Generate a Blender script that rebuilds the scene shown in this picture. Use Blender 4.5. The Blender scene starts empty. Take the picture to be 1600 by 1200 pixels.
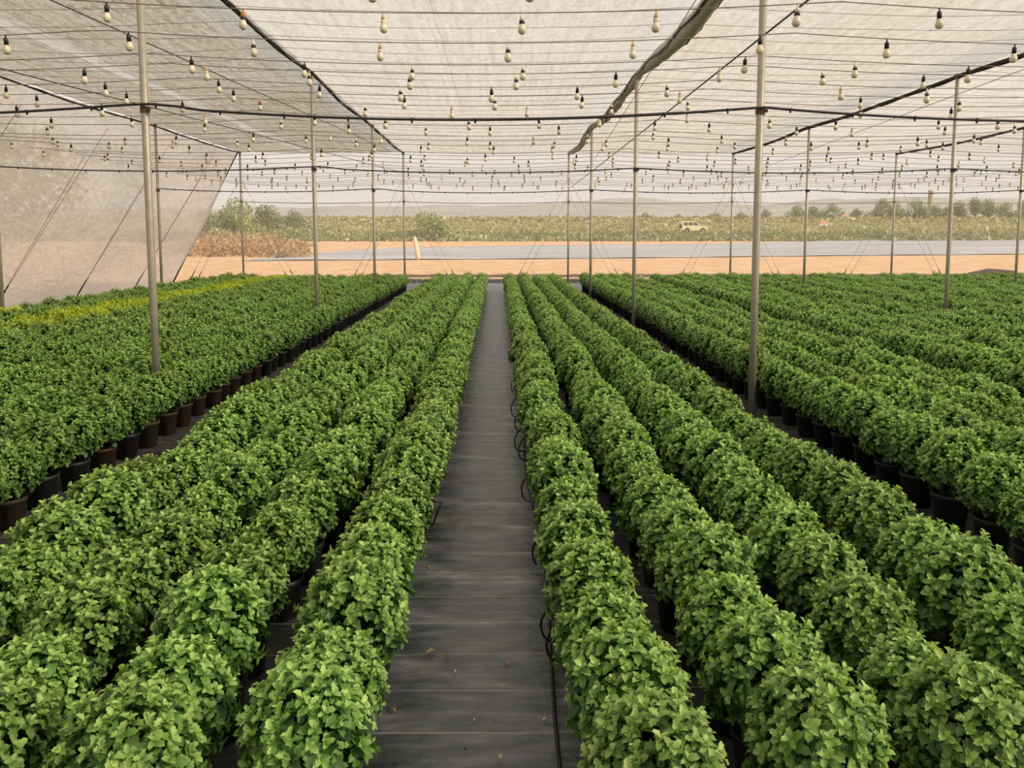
import bpy, math, random
from mathutils import Vector, Matrix, Euler
R = random.Random(7)
C = bpy.context.scene.collection
PI = math.pi

# ------------------------------------------------------------------ camera
F, CX, CY, HZ = 1250.0, 800.0, 600.0, 367.0
PITCH, YAW, EYE = math.radians(5.5), math.radians(-1.0), 1.9
PPY = HZ + F * math.tan(PITCH)
cam = bpy.data.cameras.new('camera')
cam.sensor_width = 36.0
cam.lens = 36.0 * F / 1600.0
cam.shift_y = -(CY - PPY) / 1600.0
cam.clip_end = 3000
co = bpy.data.objects.new('camera', cam)
C.objects.link(co)
co.location = (0, 0, EYE)
co.rotation_euler = (PI / 2 - PITCH, 0, YAW)
bpy.context.scene.camera = co
CAMR = Euler((PI / 2 - PITCH, 0, YAW)).to_matrix()

def ray(px, py):
    return CAMR @ Vector(((px - CX) / F, -(py - PPY) / F, -1.0))
def at_depth(px, py, y):
    r = ray(px, py); k = y / r.y
    return Vector((r.x * k, y, EYE + r.z * k))
def at_height(px, py, z):
    r = ray(px, py); k = (z - EYE) / r.z
    return Vector((r.x * k, r.y * k, z))
def proj(p):
    v = CAMR.transposed() @ (Vector(p) - Vector((0, 0, EYE)))
    if v.z > -0.05: return None
    return (CX + F * v.x / -v.z, PPY - F * v.y / -v.z)

# ------------------------------------------------------------------ helpers
def lin(r, g, b):
    f = lambda c: ((c / 255 + .055) / 1.055) ** 2.4 if c > 10 else c / 255 / 12.92
    return (f(r), f(g), f(b), 1.0)

class MB:
    def __init__(s): s.v = []; s.f = []; s.m = []; s.a = []
    def add(s, vs, fs, m=0, a=0.0):
        o = len(s.v); s.v.extend(vs)
        for f in fs:
            s.f.append(tuple(i + o for i in f)); s.m.append(m); s.a.append(a)
    def box(s, c, d, m=0, rz=0.0):
        x, y, z = d[0] / 2, d[1] / 2, d[2] / 2
        M = Matrix.Rotation(rz, 3, 'Z'); c = Vector(c)
        vs = [tuple(c + M @ Vector((i * x, j * y, k * z))) for k in (-1, 1) for j in (-1, 1) for i in (-1, 1)]
        s.add(vs, [(0, 2, 3, 1), (4, 5, 7, 6), (0, 1, 5, 4), (2, 6, 7, 3), (0, 4, 6, 2), (1, 3, 7, 5)], m)
    def tube(s, pts, r, n=6, m=0, cap=True):
        pts = [Vector(p) for p in pts]; rs = r if isinstance(r, (list, tuple)) else [r] * len(pts)
        vs = []
        for i, p in enumerate(pts):
            t = (pts[min(i + 1, len(pts) - 1)] - pts[max(i - 1, 0)]).normalized()
            u = t.cross(Vector((0, 0, 1)))
            if u.length < .05: u = t.cross(Vector((0, 1, 0)))
            u.normalize(); w = u.cross(t)
            for k in range(n):
                a = 2 * PI * k / n
                vs.append(tuple(p + rs[i] * (math.cos(a) * u + math.sin(a) * w)))
        fs = [(i * n + k, i * n + (k + 1) % n, (i + 1) * n + (k + 1) % n, (i + 1) * n + k) for i in range(len(pts) - 1) for k in range(n)]
        if cap:
            fs.append(tuple(range(n - 1, -1, -1))); fs.append(tuple(range((len(pts) - 1) * n, len(pts) * n)))
        s.add(vs, fs, m)
    def lathe(s, prof, n=14, m=0, c=(0, 0, 0)):
        vs = []
        for (r, z) in prof:
            for k in range(n):
                a = 2 * PI * k / n
                vs.append((c[0] + r * math.cos(a), c[1] + r * math.sin(a), c[2] + z))
        fs = [(i * n + k, i * n + (k + 1) % n, (i + 1) * n + (k + 1) % n, (i + 1) * n + k) for i in range(len(prof) - 1) for k in range(n)]
        s.add(vs, fs, m)
    def mesh(s, name, mats, smooth=False, attr=None):
        me = bpy.data.meshes.new(name); me.from_pydata(s.v, [], s.f)
        for m in (mats if isinstance(mats, (list, tuple)) else [mats]): me.materials.append(m)
        me.polygons.foreach_set('material_index', s.m)
        me.polygons.foreach_set('use_smooth', [smooth] * len(s.f))
        if attr:
            me.attributes.new(attr, 'FLOAT', 'FACE').data.foreach_set('value', s.a)
        me.update(); return me
    def obj(s, name, mats, parent=None, smooth=False, attr=None):
        return link(name, s.mesh(name, mats, smooth, attr), parent)

def link(name, data, parent=None, loc=None):
    o = bpy.data.objects.new(name, data); C.objects.link(o)
    if parent: o.parent = parent
    if loc is not None: o.location = loc
    return o
def tag(o, label=None, cat=None, group=None, kind=None):
    for k, v in (('label', label), ('category', cat), ('group', group), ('kind', kind)):
        if v: o[k] = v
    return o
def thing(name, label, cat, loc=(0, 0, 0), rz=0.0, group=None):
    o = link(name, None, None, loc); o.rotation_euler = (0, 0, rz); o.empty_display_size = .1
    return tag(o, label, cat, group)
ONES = 'zeroth first second third fourth fifth sixth seventh eighth ninth tenth eleventh twelfth thirteenth fourteenth fifteenth sixteenth seventeenth eighteenth nineteenth'.split()
TENS = {2: ('twenty', 'twentieth'), 3: ('thirty', 'thirtieth'), 4: ('forty', 'fortieth'), 5: ('fifty', 'fiftieth'), 6: ('sixty', 'sixtieth'), 7: ('seventy', 'seventieth'), 8: ('eighty', 'eightieth')}
def nth(n):
    if n < 20: return ONES[n]
    t, u = divmod(n, 10)
    return TENS[t][1] if u == 0 else TENS[t][0] + '-' + ONES[u]

# ------------------------------------------------------------------ materials
class NT:
    def __init__(s, name):
        s.m = bpy.data.materials.new(name); s.m.use_nodes = True; s.t = s.m.node_tree; s.t.nodes.clear()
        s.out = s.n('ShaderNodeOutputMaterial')
    def n(s, t, **k):
        x = s.t.nodes.new(t)
        for a, b in k.items(): setattr(x, a, b)
        return x
    def l(s, a, b): s.t.links.new(a, b)
    def noise(s, vec, scale, detail=3.0, rough=.55):
        x = s.n('ShaderNodeTexNoise'); s.l(vec, x.inputs['Vector'])
        x.inputs['Scale'].default_value = scale; x.inputs['Detail'].default_value = detail; x.inputs['Roughness'].default_value = rough
        return x.outputs['Fac']
    def coord(s, scale=(1, 1, 1), rot=(0, 0, 0)):
        c = s.n('ShaderNodeTexCoord'); mp = s.n('ShaderNodeMapping')
        mp.inputs['Scale'].default_value = scale; mp.inputs['Rotation'].default_value = rot
        s.l(c.outputs['Object'], mp.inputs['Vector']); return mp.outputs['Vector']
    def math(s, op, a, b=0.0, clamp=False):
        x = s.n('ShaderNodeMath', operation=op); x.use_clamp = clamp
        for i, q in enumerate((a, b)):
            if hasattr(q, 'node'): s.l(q, x.inputs[i])
            else: x.inputs[i].default_value = q
        return x.outputs[0]
    def ramp(s, fac, stops):
        x = s.n('ShaderNodeValToRGB'); e = x.color_ramp.elements
        while len(e) < len(stops): e.new(0.5)
        for i, (p, c) in enumerate(stops): e[i].position = p; e[i].color = c
        s.l(fac, x.inputs['Fac']); return x.outputs['Color']
    def mix(s, fac, a, b, mode='MIX'):
        x = s.n('ShaderNodeMix', data_type='RGBA', blend_type=mode)
        for sock, q in ((x.inputs[0], fac), (x.inputs[6], a), (x.inputs[7], b)):
            if hasattr(q, 'node'): s.l(q, sock)
            else: sock.default_value = q
        return x.outputs[2]
    def bump(s, h, strength=.3, dist=.01):
        x = s.n('ShaderNodeBump'); x.inputs['Strength'].default_value = strength; x.inputs['Distance'].default_value = dist
        s.l(h, x.inputs['Height']); return x.outputs['Normal']
    def prin(s, col, rough=.6, metal=0.0, spec=.5, normal=None, link_out=True):
        p = s.n('ShaderNodeBsdfPrincipled')
        for k, q in (('Base Color', col), ('Roughness', rough)):
            if hasattr(q, 'node'): s.l(q, p.inputs[k])
            else: p.inputs[k].default_value = q
        p.inputs['Metallic'].default_value = metal; p.inputs['Specular IOR Level'].default_value = spec
        if normal is not None: s.l(normal, p.inputs['Normal'])
        if link_out: s.l(p.outputs[0], s.out.inputs['Surface'])
        return p.outputs[0]

def plain(name, col, rough=.6, metal=0.0, spec=.5, var=.12, scale=8.0):
    t = NT(name); v = t.coord()
    n = t.noise(v, scale, 4)
    d = tuple(c * (1 - var) for c in col[:3]) + (1,); b = tuple(min(1, c * (1 + var)) for c in col[:3]) + (1,)
    t.prin(t.ramp(n, [(.3, d), (.7, b)]), rough, metal, spec); return t.m

def leaf_material(name, old, mid, young, trans=.3, tint=None):
    t = NT(name)
    a = t.n('ShaderNodeAttribute', attribute_name='young', attribute_type='GEOMETRY')
    oi = t.n('ShaderNodeObjectInfo')
    v = t.coord(); n = t.noise(v, 9.0, 2)
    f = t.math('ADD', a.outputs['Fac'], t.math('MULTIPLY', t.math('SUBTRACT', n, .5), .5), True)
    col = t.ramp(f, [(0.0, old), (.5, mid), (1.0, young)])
    hs = t.n('ShaderNodeHueSaturation')
    t.l(t.math('ADD', t.math('MULTIPLY', oi.outputs['Random'], .014), .488), hs.inputs['Hue'])
    t.l(t.math('ADD', t.math('MULTIPLY', oi.outputs['Random'], .24), .88), hs.inputs['Value'])
    t.l(col, hs.inputs['Color']); col = hs.outputs['Color']
    if tint:
        ti = t.n('ShaderNodeAttribute', attribute_name='tint', attribute_type='INSTANCER')
        col = t.mix(ti.outputs['Fac'], col, tint)
    p = t.prin(col, .42, 0, .5, link_out=False)
    tr = t.n('ShaderNodeBsdfTranslucent')
    t.l(t.mix(1.0, col, (1.25, 1.2, .55, 1), 'MULTIPLY'), tr.inputs['Color'])
    mx = t.n('ShaderNodeMixShader'); mx.inputs[0].default_value = trans
    t.l(p, mx.inputs[1]); t.l(tr.outputs[0], mx.inputs[2]); t.l(mx.outputs[0], t.out.inputs['Surface'])
    return t.m

def net_material(name, col, trans, streak, seam=None, grain=90.0, amp=.42, tcol=None, trl=.7):
    """woven shade cloth: open holes (transparent) and pale threads that let some light glow through"""
    t = NT(name)
    g = t.math('ADD', t.math('MULTIPLY', t.noise(t.coord((1, .6, 1)), grain, 1, .7), .45), t.math('MULTIPLY', t.noise(t.coord((1, .45, 1)), grain * .3, 2, .75), .55))
    g = t.math('ADD', t.math('MULTIPLY', t.math('SUBTRACT', g, .5), 1.9), .5, True)
    s1 = t.noise(t.coord(streak), 1.0, 4, .65)
    s2 = t.noise(t.coord(), .45, 3)
    k = t.math('ADD', t.math('ADD', t.math('MULTIPLY', t.math('SUBTRACT', g, .5), amp * 1.2), t.math('MULTIPLY', t.math('SUBTRACT', s1, .5), amp)), t.math('MULTIPLY', t.math('SUBTRACT', s2, .5), amp * .5))
    T = t.math('ADD', k, trans, True)
    c = t.ramp(t.math('ADD', s1, t.math('MULTIPLY', t.math('SUBTRACT', g, .5), 1.0)), [(.25, tuple(q * .7 for q in col[:3]) + (1,)), (.75, col)])
    if seam is not None:                       # a strip where two cloths overlap (open weave) and a denser hem along the beam
        x = t.n('ShaderNodeSeparateXYZ'); t.l(t.coord(), x.inputs[0])
        for (x0, w, dT, hc, soft) in seam:
            ab = t.math('ABSOLUTE', t.math('SUBTRACT', x.outputs['X'], x0))
            on = t.math('DIVIDE', t.math('SUBTRACT', w, ab), soft, True)
            T = t.math('ADD', T, t.math('MULTIPLY', on, dT), True)
            if hc: c = t.mix(on, c, hc)
    d = t.n('ShaderNodeBsdfDiffuse'); t.l(c, d.inputs['Color'])
    tl = t.n('ShaderNodeBsdfTranslucent'); t.l(c, tl.inputs['Color'])
    m1 = t.n('ShaderNodeMixShader'); m1.inputs[0].default_value = trl
    t.l(d.outputs[0], m1.inputs[1]); t.l(tl.outputs[0], m1.inputs[2])
    tp = t.n('ShaderNodeBsdfTransparent')
    m2 = t.n('ShaderNodeMixShader'); t.l(T, m2.inputs[0]); t.l(m1.outputs[0], m2.inputs[1]); t.l(tp.outputs[0], m2.inputs[2])
    t.l(m2.outputs[0], t.out.inputs['Surface']); return t.m

M = {}
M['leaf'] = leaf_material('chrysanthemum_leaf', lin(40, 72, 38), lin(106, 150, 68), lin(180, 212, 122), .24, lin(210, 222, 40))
M['pot'] = plain('black_pot', lin(38, 39, 40), .5, 0, .4)
M['pot_brown'] = plain('dusty_pot', lin(66, 52, 42), .7, 0, .3)
M['steel'] = plain('galvanised_steel', lin(172, 166, 152), .5, .35, .5, .1, 14)
M['clamp'] = plain('rusty_clamp', lin(96, 84, 70), .6, .4)
M['cable'] = plain('black_cable', lin(44, 40, 46), .5)
M['wire'] = plain('grey_wire', lin(140, 126, 118), .5, .3)
M['bl'] = plain('black_plastic', lin(26, 25, 30), .4)
M['wh'] = plain('white_plastic', lin(226, 220, 200), .4)
M['tan'] = plain('tan_plastic', lin(204, 170, 130), .5)
M['orange'] = plain('orange_plastic', lin(196, 116, 48), .5)
M['globe'] = plain('frosted_globe', lin(214, 210, 186), .3)
M['roll'] = plain('dark_net_roll', lin(66, 62, 62), .9, 0, .2, .3, 20)
M['rollg'] = plain('grey_net_roll', lin(204, 196, 194), .9, 0, .2, .2, 20)
M['drip'] = plain('black_rubber', lin(22, 22, 24), .45)
M['dry'] = plain('dry_leaf', lin(206, 184, 122), .8)
M['dryr'] = plain('dry_leaf_brown', lin(170, 126, 88), .8)
M['bark'] = plain('bark', lin(96, 82, 66), .9)
M['post'] = plain('pale_wood', lin(236, 206, 170), .8)

# ------------------------------------------------------------------ layout numbers
BAY = 7.21
ROOF = EYE + 2.99
PX = [-9.38, -3.45, 2.6, 8.65, 14.7, 20.75, 26.8]
PD = [-6.1, .9, 8.04, 15.25, 22.46, 29.67]
END = 29.67

# ------------------------------------------------------------------ floor
def floor_mat():
    t = NT('weed_mat'); v = t.coord()
    x = t.n('ShaderNodeSeparateXYZ'); t.l(v, x.inputs[0])
    wob = t.math('MULTIPLY', t.noise(t.coord((1.2, .5, 1)), 1.0, 2), .05)
    yy = t.math('ADD', x.outputs['Y'], wob)
    fr = t.math('FRACT', t.math('DIVIDE', t.math('ADD', yy, 20.0), .292))
    line = t.math('LESS_THAN', t.math('ABSOLUTE', t.math('SUBTRACT', fr, .5)), .017)
    fade = t.noise(t.coord((3, .8, 1)), 1.5, 3)
    line = t.math('MULTIPLY', line, t.math('ADD', t.math('MULTIPLY', fade, 1.0), .1, True))
    n = t.noise(t.coord((1.5, 7, 1)), 2.2, 6, .65)
    n2 = t.noise(t.coord(), 1.3, 4)
    col = t.ramp(n, [(.3, lin(56, 60, 64)), (.5, lin(86, 90, 94)), (.75, lin(130, 131, 131))])
    col = t.mix(t.math('MULTIPLY', t.math('GREATER_THAN', n2, .6), .35), col, lin(112, 100, 84))
    moss = t.math('MULTIPLY', t.math('GREATER_THAN', t.noise(t.coord(), 2.7, 5), .62), t.math('GREATER_THAN', t.math('ABSOLUTE', x.outputs['X']), 2.3))
    col = t.mix(t.math('MULTIPLY', moss, .6), col, lin(100, 98, 42))
    bed_shade = t.math('MULTIPLY', t.math('SUBTRACT', t.math('ABSOLUTE', t.math('ADD', x.outputs['X'], .07)), .42), 6.0, True)   # shade under the beds and in the aisles, painted into the mat colour
    col = t.mix(t.math('MULTIPLY', bed_shade, .62), col, lin(44, 40, 36))
    col = t.mix(t.math('MULTIPLY', line, .75), col, lin(170, 168, 160))
    h = t.math('ADD', t.noise(t.coord((2, 5, 1)), 2.5, 4), t.math('MULTIPLY', fr, .25))
    t.prin(col, .42, 0, .6, t.bump(h, .6, .03)); return t.m
m = MB()
nx, ny = 90, 130
x0, x1, y0, y1 = -12.2, 27.0, -6.5, 31.8
Rf = random.Random(3)
vs = []
for j in range(ny + 1):
    for i in range(nx + 1):
        x = x0 + (x1 - x0) * i / nx; y = y0 + (y1 - y0) * j / ny
        vs.append((x, y, .004 * math.sin(y * 9 + x) + .004 * math.sin(x * 7 - y * 3.1)))
m.add(vs, [(j * (nx + 1) + i, j * (nx + 1) + i + 1, (j + 1) * (nx + 1) + i + 1, (j + 1) * (nx + 1) + i) for j in range(ny) for i in range(nx)])
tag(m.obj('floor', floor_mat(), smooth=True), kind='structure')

# ------------------------------------------------------------------ outside ground
PROF = [(-60, -.03), (31, -.03), (60, 0), (110, .76), (118, .96), (137, 2.1), (300, 7.5), (340, 8.0), (420, 7.0)]
def zt(d):
    for (a, za), (b, zb) in zip(PROF, PROF[1:]):
        if d <= b: return za + (zb - za) * (d - a) / (b - a)
    return PROF[-1][1]
def on_ground(px, py):
    r = ray(px, py); d = 20.0
    while d < 420:
        z = EYE + r.z * d / r.y
        if z <= zt(d): return Vector((r.x * d / r.y, d, zt(d)))
        d += .1
    return Vector((r.x * d / r.y, d, zt(d)))
def strip(name, d0, d1, step, mat, x0=-420, x1=420, dz=0.0, kind='structure'):
    ds = [d0]
    while ds[-1] < d1: ds.append(min(d1, ds[-1] + step))
    xs = [x0 + (x1 - x0) * i / 40 for i in range(41)]
    m = MB()
    m.add([(x, d, zt(d) + dz) for d in ds for x in xs], [(j * 41 + i, j * 41 + i + 1, (j + 1) * 41 + i + 1, (j + 1) * 41 + i) for j in range(len(ds) - 1) for i in range(40)])
    return tag(m.obj(name, mat, smooth=True), kind=kind)
def sand_mat():
    t = NT('orange_sand')
    n = t.noise(t.coord(), .8, 6, .7); n2 = t.noise(t.coord((.15, .7, 1)), 1.0, 4)
    c = t.ramp(n, [(.3, lin(188, 146, 108)), (.5, lin(214, 172, 132)), (.7, lin(232, 202, 166))])
    c = t.mix(t.math('MULTIPLY', t.math('GREATER_THAN', n2, .6), .3), c, lin(200, 170, 120))
    t.prin(c, .9, 0, .1, t.bump(n, .6, .1)); return t.m
def field_mat():
    t = NT('dry_field')
    n = t.noise(t.coord((.05, .16, 1)), 1.0, 5, .7); n2 = t.noise(t.coord(), .5, 5, .7)
    c = t.ramp(t.math('ADD', t.math('MULTIPLY', n, .6), t.math('MULTIPLY', n2, .4)), [(.3, lin(112, 116, 70)), (.5, lin(150, 146, 92)), (.62, lin(184, 162, 112)), (.75, lin(196, 150, 110))])
    t.prin(c, .95, 0, .1, t.bump(n2, .8, .3)); return t.m
M['sand'] = sand_mat(); M['field'] = field_mat()
strip('ground', -60, 118, 6, M['sand'])
strip('field', 118, 420, 8, M['field'])
def hill(name, d, foot, pts, col):
    t = NT(name); n = t.noise(t.coord((.02, .02, .05)), 1.0, 6, .65)
    t.prin(t.ramp(n, [(.35, tuple(c * .82 for c in col[:3]) + (1,)), (.65, col)]), 1.0, 0, 0)
    m = MB(); vs = []
    xs = [-500 + 25 * i for i in range(105)]
    def crest(px):
        for (a, ya), (b, yb) in zip(pts, pts[1:]):
            if px <= b: return ya + (yb - ya) * (px - a) / (b - a)
        return pts[-1][1]
    for px in xs:
        y = crest(px) + 1.2 * math.sin(px * .043) + .8 * math.sin(px * .11)
        p = at_depth(px, y, d); q = at_depth(px, HZ, foot)
        vs += [(q.x, foot, 3.0), ((q.x + p.x) / 2, (foot + d) / 2, p.z * .42 + 2), (p.x, d, p.z), (p.x * 1.15, d * 1.3, 0)]
    fs = [(i * 4 + k, (i + 1) * 4 + k, (i + 1) * 4 + k + 1, i * 4 + k + 1) for i in range(len(xs) - 1) for k in range(3)]
    m.add(vs, fs); return tag(m.obj(name, t.m, smooth=True), kind='structure')
hill('hills', 900, 430, [(-500, 330), (300, 326), (560, 322), (840, 320), (920, 312), (1000, 309), (1100, 316), (1180, 320), (1300, 311), (1450, 308), (1600, 312), (2100, 318)], lin(174, 172, 168))

# grey sheet laid over the ground beyond the end wall
def sheet_mat():
    t = NT('grey_sheet')
    n = t.noise(t.coord((.05, .5, 1)), 1.0, 4); 
    t.prin(t.ramp(n, [(.35, lin(150, 150, 156)), (.65, lin(186, 184, 184))]), .6, 0, .3); return t.m
near = [(380, 408), (540, 407), (840, 405), (1060, 403), (1330, 400), (1700, 397), (1900, 396)]
far = [(380, 407.6), (540, 392), (640, 387), (840, 384), (1060, 382), (1200, 379), (1400, 374), (1700, 370), (1900, 369)]
def interp(pts, x):
    for (a, ya), (b, yb) in zip(pts, pts[1:]):
        if x <= b: return ya + (yb - ya) * (x - a) / (b - a)
    return pts[-1][1]
m = MB(); vs = []; cols = [380 + 20 * i for i in range(76)]; NR = 9
for px in cols:
    for k in range(NR):
        y = interp(near, px) + (interp(far, px) - interp(near, px)) * k / (NR - 1)
        p = on_ground(px, y); vs.append((p.x, p.y, p.z + .06 + .02 * math.sin(p.x * .7 + p.y * .3)))
m.add(vs, [(i * NR + k, (i + 1) * NR + k, (i + 1) * NR + k + 1, i * NR + k + 1) for i in range(len(cols) - 1) for k in range(NR - 1)])
tag(m.obj('ground_sheet', sheet_mat(), smooth=True), 'long pale grey plastic sheet laid over the sand beyond the far netting', 'ground sheet')

# ------------------------------------------------------------------ shade-cloth roof and walls
nets = [(-9.45, -3.45, .18, lin(156, 146, 128), [(-6.97, .16, .2, None, .05), (-3.65, .5, .03, lin(140, 146, 144), .6)]),
        (-3.45, 2.6, .45, lin(196, 183, 160), [(-1.0, .014, .25, None, .01), (-.86, .014, -.3, None, .01), (2.45, .5, 0.0, lin(176, 176, 170), .6)]),
        (2.6, 8.65, .47, lin(196, 180, 152), [(8.3, .9, -.10, lin(160, 156, 146), .7)]),
        (8.65, 14.7, .54, lin(202, 186, 158), None),
        (14.7, 20.75, .46, lin(194, 184, 166), None),
        (20.75, 26.8, .46, lin(194, 184, 166), None)]
for i, (a, b, T, col, seam) in enumerate(nets):
    m = MB(); vs = []; NXX, NYY = 12, 72
    for j in range(NYY + 1):
        y = -14.0 + (END + 14.0) * j / NYY
        for k in range(NXX + 1):
            u = k / NXX; x = a + (b - a) * u
            sag = .10 * math.sin(PI * u) * (.6 + .4 * math.sin(y * 1.7 + i)) + .02 * math.sin(y * 5.8)
            vs.append((x, y, ROOF + .03 - sag * .6))
    m.add(vs, [(j * (NXX + 1) + k, j * (NXX + 1) + k + 1, (j + 1) * (NXX + 1) + k + 1, (j + 1) * (NXX + 1) + k) for j in range(NYY) for k in range(NXX)])
    tag(m.obj('ceiling', net_material('roof_net', col, T, (9, .35, 1), seam, 42.0), smooth=True), kind='structure')
# sloping side netting, foot pegged out to the left
m = MB(); vs = []
NYY, NZ = 60, 8
for j in range(NYY + 1):
    y = -14.0 + (END + 14.0) * j / NYY
    for k in range(NZ + 1):
        u = k / NZ
        vs.append((-9.47 - 2.63 * u + .06 * math.sin(y * 2.1 + u * 4) * math.sin(PI * u), y, ROOF * (1 - u) + .0 - .12 * math.sin(PI * u)))
m.add(vs, [(j * (NZ + 1) + k, j * (NZ + 1) + k + 1, (j + 1) * (NZ + 1) + k + 1, (j + 1) * (NZ + 1) + k) for j in range(NYY) for k in range(NZ)])
tag(m.obj('wall_left', net_material('side_net', lin(240, 232, 222), .15, (.5, .25, 1.2), None, 36.0, .22), smooth=True), kind='structure')
# end netting
m = MB(); vs = []; xs = [-9.45 + (26.8 + 9.45) * i / 80 for i in range(81)]
for x in xs:
    for k in range(7):
        u = k / 6
        vs.append((x, END + .16 + .05 * math.sin(x * 2.3 + u * 3), ROOF * (1 - u) + (.05 if k == 0 else 0)))
m.add(vs, [(i * 7 + k, (i + 1) * 7 + k, (i + 1) * 7 + k + 1, i * 7 + k + 1) for i in range(80) for k in range(6)])
# triangular end of the sloping side
m.add([(-9.45, END + .16, ROOF), (-9.45, END + .16, 0), (-12.1, END + .16, 0)], [(0, 1, 2)])
tag(m.obj('wall_far', net_material('end_net', lin(206, 200, 192), .66, (.3, 1, 9), None, 30.0, .10), smooth=True), kind='structure')

# ------------------------------------------------------------------ poles
line_name = {-9.38: 'by the slanting left netting', -3.45: 'first line left of the walkway', 2.6: 'first line right of the walkway', 8.65: 'second line right of the walkway', 14.7: 'third line right of the walkway'}
def make_pole(x, d, label):
    o = thing('steel_pole', label, 'pole', (x, d, 0), 0, 'galvanized poles of the net house')
    a = MB(); a.tube([(0, 0, -.02), (0, 0, 1.5), (0, 0, ROOF)], .037, 16); a.obj('shaft', M['steel'], o, True)
    a = MB(); a.lathe([(.038, -.03), (.046, -.03), (.046, .03), (.038, .03)], 14, 0, (0, 0, 3.12)); a.box((.05, -.03, 3.12), (.03, .02, .03)); a.obj('clamp', M['clamp'], o)
    a = MB(); a.lathe([(.037, -.06), (.05, -.05), (.05, .02), (.0, .03)], 14, 0, (0, 0, ROOF)); a.obj('cap', M['clamp'], o)
    return o
for x in PX[:5]:
    cnt = 0
    for d in PD[2:]:
        p = proj((x, d, 2.5))
        if p is None or not (-14 < p[0] < 1612): continue
        cnt += 1
        make_pole(x, d, 'galvanized steel pole, %s from the front, %s' % (nth(cnt), ('in the ' if 'line' in line_name[x] else '') + line_name[x]))
POLES = [(x, d) for x in PX for d in PD]

# ------------------------------------------------------------------ beams: rolled net edges along each pole line
beams = [(-9.38, .022, 'thin', 'thin dark seam cord above the slanting left netting'),
         (-3.45, .032, 'thin', 'dark rolled net edge above the first poles left of the walkway'),
         (2.6, .07, 'thick', 'thick grey and black net roll above the first poles right of the walkway'),
         (8.65, .042, 'thin', 'dark rolled net edge above the second pole line right of the walkway'),
         (14.7, .035, 'thin', 'dark rolled net edge above the third pole line right of the walkway')]
Rb = random.Random(5)
for (x, r, kind, label) in beams:
    o = thing('net_roll', label, 'net roll', (x, 0, ROOF), 0, 'rolled net edges along the pole lines')
    pts, rs = [], []
    n = 150
    for i in range(n + 1):
        y = -6.0 + (END + 6.0) * i / n
        ph = (y - 8.04) / BAY * PI
        pts.append((.02 * math.sin(y * 1.3), y, -.02 - .10 * abs(math.sin(ph)) ** 1.2 * (1.6 if kind == 'thick' else .5)))
        bulge = 1 + (.75 if y < 15.25 else .35) * abs(math.sin(ph)) if kind == 'thick' else 1
        rs.append(r * bulge * Rb.uniform(.85, 1.15))
    a = MB(); a.tube(pts, rs, 9); a.obj('cloth_roll', M['rollg'] if kind == 'thick' else M['roll'], o, True)
    for s in ((-1, 1) if kind == 'thick' else (1,)):
        a = MB(); a.tube([(p[0] + s * q * 1.0, p[1], p[2] - q * .25 + .02 * math.sin(p[1] * 3 + s)) for p, q in zip(pts, rs)], .02 if kind == 'thick' else .012, 6)
        a.obj('black_cord', M['bl'], o, True)

# ------------------------------------------------------------------ wires under the roof
def span_h(x, top, sag):
    for a, b in zip(PX, PX[1:]):
        if a <= x <= b:
            u = (x - a) / (b - a); return top - 4 * sag * u * (1 - u)
    return top
ws = [PX[0] + .25 * i for i in range(int((22 + 9.45) / .25))]
k = 0
d = 9.2
Rw = random.Random(11)
while d < END - .4:
    k += 1
    a = MB(); ph = Rw.uniform(0, 6)
    a.tube([(x, d + .02 * math.sin(x + ph), span_h(x, ROOF - .03, .09) + .012 * math.sin(x * 1.3 + ph)) for x in ws[::2]], .0032, 4)
    o = a.obj('support_wire', M['wire'])
    tag(o, 'thin crosswise wire against the roof net, %s from the front' % nth(k), 'wire', 'crosswise wires holding up the roof net')
    d += Rw.uniform(.62, .9)

# overhead water pipes fixed to the pole rows
for k, d in enumerate(PD[2:5]):
    h = 3.15
    o = thing('overhead_pipe', 'black overhead water pipe with small nozzles on the %s row of poles' % nth(k + 1), 'pipe', (0, d - .06, 0), 0, 'black overhead pipes across the poles')
    hh = lambda x: span_h(x, h + (.02 if x < -3 else 0), .13 if k == 0 else .09)
    a = MB(); a.tube([(x, 0, hh(x)) for x in ws], .012 if k else .0125, 8); a.obj('pipe', M['cable'], o, True)
    proto = None
    xx = -8.9
    while xx < 18:
        p = proj((xx, d, h))
        if p and -5 < p[0] < 1605:
            a = MB(); a.lathe([(.0, -.035), (.009, -.033), (.012, -.012), (.02, -.008), (.02, .012), (.0, .016)], 8)
            if proto is None: proto = a.mesh('nozzle', M['bl'])
            link('nozzle', proto, o, (xx, 0, hh(xx)))
        xx += .62
# thin horizontal cables on the end wall
for zz, lab in ((3.06, 'thin cable across the far end wall just below the bulbs'),):
    a = MB(); a.tube([(x, END - .08, span_h(x, zz + .05, .06)) for x in ws], .012, 5)
    tag(a.obj('end_cable', M['wire']), lab, 'cable')
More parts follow.
